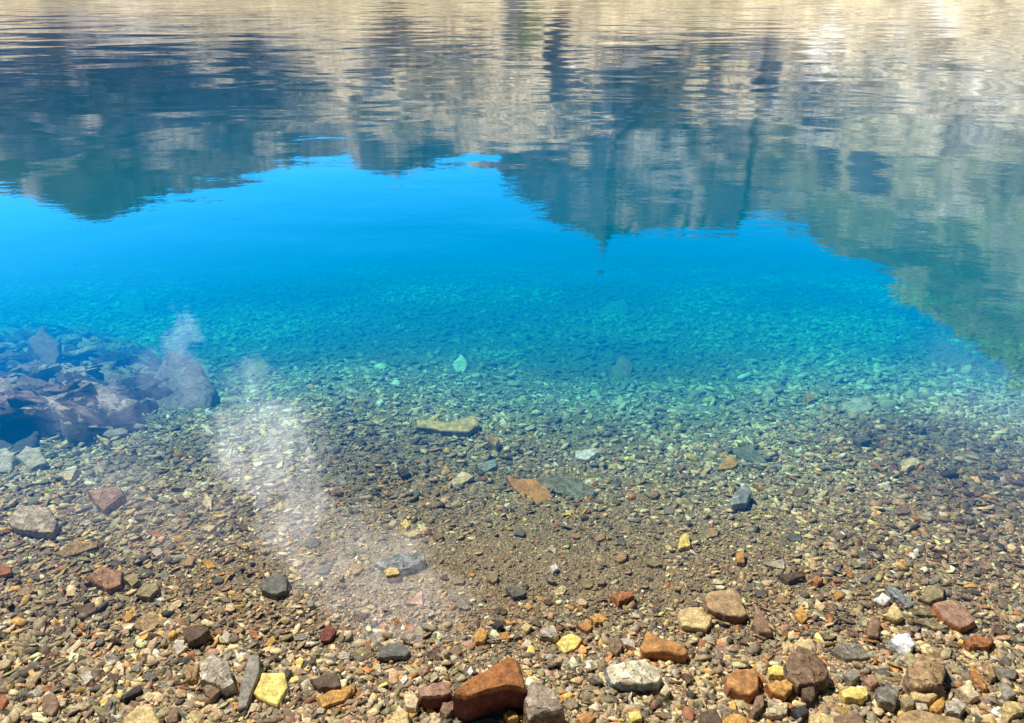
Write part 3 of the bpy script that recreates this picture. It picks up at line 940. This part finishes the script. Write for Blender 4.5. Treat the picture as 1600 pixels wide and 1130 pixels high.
 ('boulder', 'F', [(1055,860),(1110,815),(1190,805),(1235,860),(1215,935),(1150,955),(1100,955),(1060,930)], .050, 'tan', B, 'large olive brown boulder with fine curved lines at lower right', 'the olive brown boulder', 'brown'),
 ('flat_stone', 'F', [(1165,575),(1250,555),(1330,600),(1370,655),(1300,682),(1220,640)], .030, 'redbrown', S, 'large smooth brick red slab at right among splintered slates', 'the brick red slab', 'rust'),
 ('rock', 'F', [(1100,545),(1130,500),(1180,480),(1225,500),(1210,545),(1150,555)], .024, 'olive', S, 'dull olive brown rock above the brick red slab', None, None),
 ('stone', 'F', [(965,745),(1000,715),(1055,718),(1080,760),(1055,798),(1015,775)], .026, (0.88,0.88,0.86), S, 'bright white quartz stone, whitest on the right shore', 'the white quartz stone', None),
 ('stone', 'F', [(885,560),(930,527),(972,550),(940,580)], .020, 'white', S, 'pinkish white stone above the cream triangle stone', None, None),
 ('flat_stone', 'F', [(940,490),(990,500),(1080,570),(1060,586),(985,545)], .018, 'bluegrey', B, 'long grey slate splinter slanting down at right', 'the long grey splinter', None),
 ('stone', 'F', [(938,625),(985,570),(1030,632),(1000,648)], .022, 'straw', S, 'cream olive triangle stone left below the long grey splinter', None, None),
 ('rock', 'F', [(855,680),(890,632),(925,660),(912,720),(868,718)], .024, 'brown', S, 'rusty brown upright stone left of the white quartz stone', None, None),
 ('rock', 'F', [(325,660),(350,585),(385,640),(425,708),(360,700)], .026, 'brown', S, 'brown pyramid stone right of the large tan triangle rock', 'the brown pyramid stone', None),
 ('chip', 'F', [(520,625),(555,582),(585,640),(560,658)], .016, 'ochre', S, 'orange and grey flake right of the brown pyramid stone', None, None),
 ('stone', 'F', [(598,465),(625,445),(658,460),(630,482)], .018, 'orange', S, 'rounded orange stone above right of the large tan rock', None, None),
 ('flat_stone', 'F', [(690,790),(740,755),(830,765),(880,815),(830,825),(760,825)], .018, 'grey', B, 'flat grey speckled slab right of the dark streaked boulder', None, None),
 ('rock', 'F', [(735,975),(780,960),(865,965),(868,990),(840,1015),(760,1010)], .028, 'yellow', S, 'long golden yellow rock near the bottom at right', 'the long golden rock', None),
 ('rock', 'F', [(905,970),(960,950),(1015,985),(990,1040),(920,1025)], .034, 'grey', B, 'grey block with orange top right of the long golden rock', None, None),
 ('rock', 'F', [(1060,990),(1130,965),(1188,1000),(1150,1028),(1080,1020)], .028, 'straw', S, 'cream yellow stone below the olive brown boulder', None, None),
 ('rock', 'F', [(1150,1050),(1210,1008),(1220,1055),(1190,1080),(1160,1070)], .020, 'ochre', S, 'ochre orange stone below right of the cream yellow stone', None, None),
 ('rock', 'F', [(1308,745),(1360,715),(1450,740),(1420,775),(1340,772)], .026, 'rust', B, 'rusty dark rock under the brick red slab at far right', 'the rusty dark rock', None),
 ('flat_stone', 'F', [(1335,885),(1365,880),(1425,960),(1405,970),(1360,925)], .020, 'orange', B, 'thin orange brown slate standing on edge at far right', None, None),
 ('rock', 'F', [(1280,965),(1330,942),(1388,1000),(1345,1018)], .024, 'cream', S, 'cream stone left of the thin orange slate', None, None),
 ('rock', 'F', [(-15,275),(0,255),(30,250),(38,300),(-12,312)], .020, 'yellow', S, 'pale lemon yellow stone right of the fine grit patch', None, None),
 ('stone', 'F', [(250,342),(285,328),(292,378),(258,375)], .022, 'ochre', S, 'golden upright stone in shallows right of centre', None, None),
 ('flat_stone', 'F', [(370,388),(470,370),(480,408),(410,400)], .012, 'pale', S, 'pale green grey triangular flake right of the golden upright stone', None, None),
 ('rock', 'F', [(450,438),(560,420),(570,448),(490,468)], .018, 'darkbrown', S, 'dark rusty flat rock left above the rounded orange stone', None, None),
 ('flat_stone', 'F', [(1010,1085),(1090,1075),(1180,1092),(1300,1112),(1320,1190),(1000,1190)], .026, 'tan', S, 'wide flat brown slab cut by the bottom edge at right', 'the wide brown edge slab', None),
 ('rock', 'F', [(185,1110),(235,1085),(300,1105),(305,1165),(190,1165)], .022, 'ochre', S, 'golden rock on the bottom edge below the orange red block', None, None),
 ('stone', 'F', [(745,900),(795,880),(830,908),(790,935)], .022, 'grey', S, 'pale grey round stone above the long golden rock', None, None),
 ('stone', 'F', [(840,925),(890,908),(917,935),(880,960)], .020, 'redbrown', S, 'dusty pink red stone right of the pale grey round stone', None, None),
 ('rock', 'F', [(1225,1035),(1275,1008),(1325,1045),(1295,1085),(1230,1075)], .026, 'pale', B, 'whitish rough stone near the bottom below the cream stones', None, None),
 ('rock', 'F', [(510,1065),(565,1045),(592,1080),(550,1105)], .026, 'dark', S, 'near black stone near the bottom edge at right', 'the near black stone', None),
 ('stone', 'F', [(318,1070),(345,1010),(385,995),(375,1050),(335,1090)], .026, 'brown', S, 'leaf shaped brown stone below the orange red block', None, None),
 ('rock', 'F', [(515,765),(550,728),(612,775),(600,805),(540,798)], .020, 'straw', S, 'yellowish stone behind the dark streaked boulder', None, None),
 ('rock', 'F', [(1480,1055),(1510,1030),(1570,1035),(1588,1075),(1520,1105)], .024, 'straw', B, 'pale yellow stone in the bottom right corner', 'the pale corner stone', None),
 ('stone', 'F', [(1480,995),(1520,965),(1555,995),(1510,1020)], .024, 'grey', S, 'grey stone above the pale yellow corner stone', None, None),
 ('flat_stone', 'F', [(1050,600),(1110,595),(1190,612),(1185,628),(1080,625)], .012, 'olive', B, 'long thin olive slate left of the brick red slab', None, None),
 ('flat_stone', 'F', [(1060,650),(1130,640),(1240,680),(1200,695),(1120,672)], .012, 'olive', B, 'long splintered brown slate under the brick red slab', None, None),
 ('rock', 'F', [(380,1080),(440,1040),(495,1035),(490,1085),(420,1095)], .022, 'cream', B, 'cream striped stone left of the near black stone', None, None),
 ('rock', 'F', [(1405,850),(1440,860),(1465,905),(1440,925),(1410,890)], .024, 'tan', B, 'tan slate piece below the rusty dark rock', None, None),
 ('rock', 'F', [(1015,1030),(1040,1005),(1085,1020),(1080,1045),(1040,1055)], .024, 'olive', S, 'olive stone between grey block and cream yellow stone', None, None),
 ('stone', 'F', [(1080,1035),(1130,1030),(1145,1065),(1100,1070)], .018, 'pale', S, 'pale stone above the wide brown edge slab', None, None),
 ('stone', 'F', [(590,1100),(640,1080),(705,1100),(700,1150),(600,1150)], .020, 'straw', S, 'straw yellow stone cut by the bottom edge right of the black stone', None, None),
 ('stone', 'F', [(700,1105),(760,1085),(850,1095),(850,1150),(710,1150)], .020, 'brown', S, 'dark rusty stone cut by the bottom edge under the golden rock', None, None),
 ('rock', 'F', [(95,1075),(160,1065),(185,1130),(120,1160),(60,1130)], .022, 'darkbrown', S, 'dark brown banded stone at the bottom edge left of golden rock', None, None),
]
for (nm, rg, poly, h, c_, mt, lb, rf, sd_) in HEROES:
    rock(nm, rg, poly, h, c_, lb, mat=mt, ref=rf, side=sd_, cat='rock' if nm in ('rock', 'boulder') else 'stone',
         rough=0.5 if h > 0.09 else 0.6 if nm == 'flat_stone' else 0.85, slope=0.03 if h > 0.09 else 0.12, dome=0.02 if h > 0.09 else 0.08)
# the far left underwater outcrop and its neighbours
OUT = [
 ('boulder', [(228,610),(275,585),(325,598),(322,628),(290,648),(245,640)], .045, (0.26,0.19,0.20), L_, 'purplish submerged boulder at the right end of the rock ledge', 'the purplish submerged boulder', 1.2, None),
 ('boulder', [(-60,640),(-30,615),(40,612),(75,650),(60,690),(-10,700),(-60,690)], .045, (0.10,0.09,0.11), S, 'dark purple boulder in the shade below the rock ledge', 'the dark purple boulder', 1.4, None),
 ('boulder', [(115,640),(150,625),(180,645),(195,668),(150,675)], .045, (0.36,0.28,0.25), S, 'pinkish boulder in front of the rock ledge under water', None, 1.1, None),
 ('rock', [(45,540),(70,525),(95,540),(80,552),(55,552)], .20, (0.22,0.15,0.13), S, 'brownish lump on top of the submerged rock ledge', None, 1.0, None),
 ('rock', [(92,655),(125,645),(132,658),(100,662)], .10, 'green', S, 'pale green stone below the rock ledge beside the pinkish boulder', None, 1.0, None),
 ('rock', [(-20,712),(8,703),(25,715),(15,732),(-20,734)], .025, 'pale', S, 'pale stone cut by the left edge under shallow water', None, 1.0, None),
 ('rock', [(25,712),(42,700),(62,704),(72,720),(45,728)], .03, 'pale', S, 'pale rounded stone second from the left edge under water', 'the pale submerged stone', 1.0, None),
 ('chip', [(85,740),(125,733),(108,748)], .025, 'cream', S, 'flat cream chip lying right of the pale rounded stone', None, 1.0, None),
 ('rock', [(160,690),(150,680),(172,688),(168,696)], .03, 'straw', S, 'small straw stone between dark boulder and submerged ledge', None, 1.0, None),
]
OUT += [
 ('boulder', [(190,484),(200,474),(225,474),(228,486),(212,492),(198,490)], .035, 'bluegrey', S, 'hazy pale boulder far out under blue water at left', None, 1.0, None),
 ('boulder', [(932,485),(952,477),(978,475),(985,486),(958,492)], .035, 'bluegrey', S, 'hazy pale boulder far out under blue water right of centre', None, 1.0, None),
 ('boulder', [(392,576),(412,571),(424,577),(410,585),(394,583)], .03, 'tan', S, 'tan submerged boulder right of the purplish boulder, in turquoise water', None, 1.0, None),
 ('boulder', [(706,568),(722,562),(732,570),(718,578)], .03, 'white', S, 'pale turquoise stone in the middle of the turquoise water', None, 1.0, None),
 ('boulder', [(955,575),(975,566),(990,574),(972,586)], .04, 'redbrown', S, 'reddish stone deep in turquoise water right of centre', None, 1.0, None),
]
# the cracked ledge: overlapping split plates, one mass
from_poly = [(-260,640),(-240,520),(-120,516),(-30,513),(60,511),(150,520),(215,545),(240,575),(262,602),(235,625),(195,640),(140,648),(60,640),(-20,640)]


def inside(px, py, P):
    r_, j_ = False, len(P) - 1
    for i_ in range(len(P)):
        if (P[i_][1] > py) != (P[j_][1] > py) and px < (P[j_][0] - P[i_][0]) * (py - P[i_][1]) / (P[j_][1] - P[i_][1]) + P[i_][0]:
            r_ = not r_
        j_ = i_
    return r_


lr = np.random.default_rng(77)
LV, LF, LC, off = [], [], [], 0
cnt = 0
while cnt < 2400:
    a, b = lr.uniform(-260, 262), lr.uniform(508, 650)
    if not inside(a, b, from_poly):
        continue
    cnt += 1
    big = cnt < 60
    s_ = lr.uniform(0.22, 0.40) if big else 0.03 + 0.17 * lr.random() ** 2
    hh_ = lr.uniform(0.02, 0.10) if big else lr.uniform(0.05, 0.16)
    hh_ *= (1.0 - 0.35 * abs(a - 60) / 320) * (1 - 0.6 * sstep(120, 250, a)) * 0.85
    X0, Y0, Z0 = [float(q) for q in hit(a, b, hh_)]
    pts = lr.normal(size=(11, 3))
    pts /= np.linalg.norm(pts, axis=1)[:, None]
    pts = np.sign(pts) * np.abs(pts) ** 0.7 * np.array([0.60, 0.36, 0.17 if not big else 0.16]) * s_
    bm = bmesh.new()
    for p in pts:
        bm.verts.new(p)
    bmesh.ops.convex_hull(bm, input=bm.verts)
    bmesh.ops.delete(bm, geom=[v for v in bm.verts if not v.link_faces], context='VERTS')
    bmesh.ops.triangulate(bm, faces=bm.faces)
    if big or s_ > 0.12:
        bmesh.ops.subdivide_edges(bm, edges=bm.edges, cuts=2, use_grid_fill=True)
    bmesh.ops.triangulate(bm, faces=bm.faces)
    bm.verts.index_update()
    for v in bm.verts:
        v.co += mnoise.noise_vector(v.co * 12 + Vector((cnt, 0, 0))) * 0.018 + mnoise.noise_vector(v.co * 34 + Vector((cnt, 0, 0))) * 0.011
    V_ = np.array([v.co[:] for v in bm.verts])
    F_ = np.array([[v.index for v in f.verts] for f in bm.faces])
    bm.free()
    y_, tx_, ty_ = lr.normal(-0.15, 0.45), lr.normal(0.15, 0.30), lr.normal(-0.10, 0.28)
    cz_, sz_ = math.cos(y_), math.sin(y_)
    P_ = V_ @ np.array([[cz_, sz_, 0], [-sz_, cz_, 0], [0, 0, 1]])
    P_[:, 2] += P_[:, 0] * ty_ - P_[:, 1] * tx_
    P_ += np.array([X0, Y0, Z0])
    P_[:, 2] = np.minimum(P_[:, 2], -0.012)
    LV.append(P_)
    LF.append(F_ + off)
    off += len(V_)
    cbase = np.array([(0.38, 0.31, 0.25), (0.22, 0.16, 0.15), (0.46, 0.38, 0.30), (0.10, 0.075, 0.08)][int(lr.integers(0, 4))]) * lr.uniform(0.8, 1.2)
    LC.append(np.repeat(cbase[None], len(V_), 0))
me = np_mesh('outcrop', np.concatenate(LV), np.concatenate(LF), 3, np.concatenate(LC), M_ledge)
lo = link('outcrop', me, label='broad cracked grey rock ledge under water at the left edge', category='rock')
HERO_INFO.append((110, 590, 'the submerged ledge', None, 1.0))
for (nm, P_, h, c_, mt, lb, rf, rg_, sd_) in OUT:
    rock(nm, 'A', P_, h, c_, lb, mat=mt, ref=rf, raw=True, rough=rg_, side=sd_, n=150 if nm == 'rock_ledge' else 50, sink=2.0, slope=0.35,
         cat='rock' if nm != 'chip' else 'stone')

# ---- middle-sized stones between the big ones, each one described by the big stone next to it
CN = {'yellow': 'yellow', 'cream': 'cream', 'tan': 'tan', 'ochre': 'ochre', 'orange': 'orange', 'rust': 'rust red', 'brown': 'brown',
      'darkbrown': 'dark brown', 'grey': 'grey', 'pale': 'pale beige', 'white': 'whitish', 'slate': 'slate black', 'redbrown': 'reddish brown', 'olive': 'olive'}
mr = random.Random(4)
refs = [i for i in HERO_INFO if i[2]]
used = set(o.get('label') for o in bpy.data.objects)
pos = [(i[0], i[1], i[4]) for i in HERO_INFO]
made, tries = 0, 0
pos = [q for q in pos if q[2] < 0.9]
TARGET = 298 - len(HERO_INFO)
DIRS = ['right of', 'below right of', 'below', 'below left of', 'left of', 'above left of', 'above', 'above right of']
while made < TARGET and tries < 20000:
    tries += 1
    px_, py_ = mr.uniform(5, 1595), 700 + 430 * mr.random() ** 0.55
    spx_ = mr.uniform(13, 26) * (0.75 + 0.35 * (py_ - 700) / 430)
    if any((px_ - q[0]) ** 2 + ((py_ - q[1]) * 1.3) ** 2 < (spx_ * 0.9 + q[2] * 300) ** 2 for q in pos):
        continue
    cands = sorted(refs, key=lambda i: (i[0] - px_) ** 2 + (i[1] - py_) ** 2)
    cnames = list(CN)
    mr.shuffle(cnames)
    if mr.random() < 0.85:
        cnames = [q for q in cnames if q not in ('orange', 'yellow', 'rust', 'white', 'ochre', 'redbrown')]
    ok = None
    for cn_ in cnames[:9]:
        for rf_ in cands[:2]:
            an = math.atan2(py_ - rf_[1], px_ - rf_[0])
            di = DIRS[int(round(an / (math.pi / 4))) % 8]
            dd = math.hypot(px_ - rf_[0], py_ - rf_[1])
            if dd > 170:
                continue
            lb = f"{CN[cn_]} stone {'just ' if dd < 75 else 'a little way '}{di} {rf_[2]}"
            if lb not in used:
                ok = (lb, cn_)
                break
        if ok:
            break
    if not ok:
        continue
    lb, cn_ = ok
    used.add(lb)
    nv = mr.randint(5, 8)
    a0 = mr.uniform(0, 6.28)
    el_ = mr.uniform(0.55, 0.9)
    rot = mr.gauss(0, 0.5)
    poly = []
    for i in range(nv):
        a = a0 + i / nv * 6.283 + mr.uniform(-0.25, 0.25)
        r__ = spx_ / 2 * mr.uniform(0.8, 1.15)
        u_, v_ = r__ * math.cos(a) * 1.15, r__ * math.sin(a) * el_
        poly.append((px_ + u_ * math.cos(rot) - v_ * math.sin(rot), py_ + (u_ * math.sin(rot) + v_ * math.cos(rot)) * 0.75))
    rock('stone', 'A', poly, mr.uniform(.006, .013), cn_, lb, mat=B if mr.random() < 0.3 else S, raw=True, n=24, group='stones lying among the gravel')
    pos.append((px_, py_, spx_ / 900))
    made += 1
print('mid stones', made)
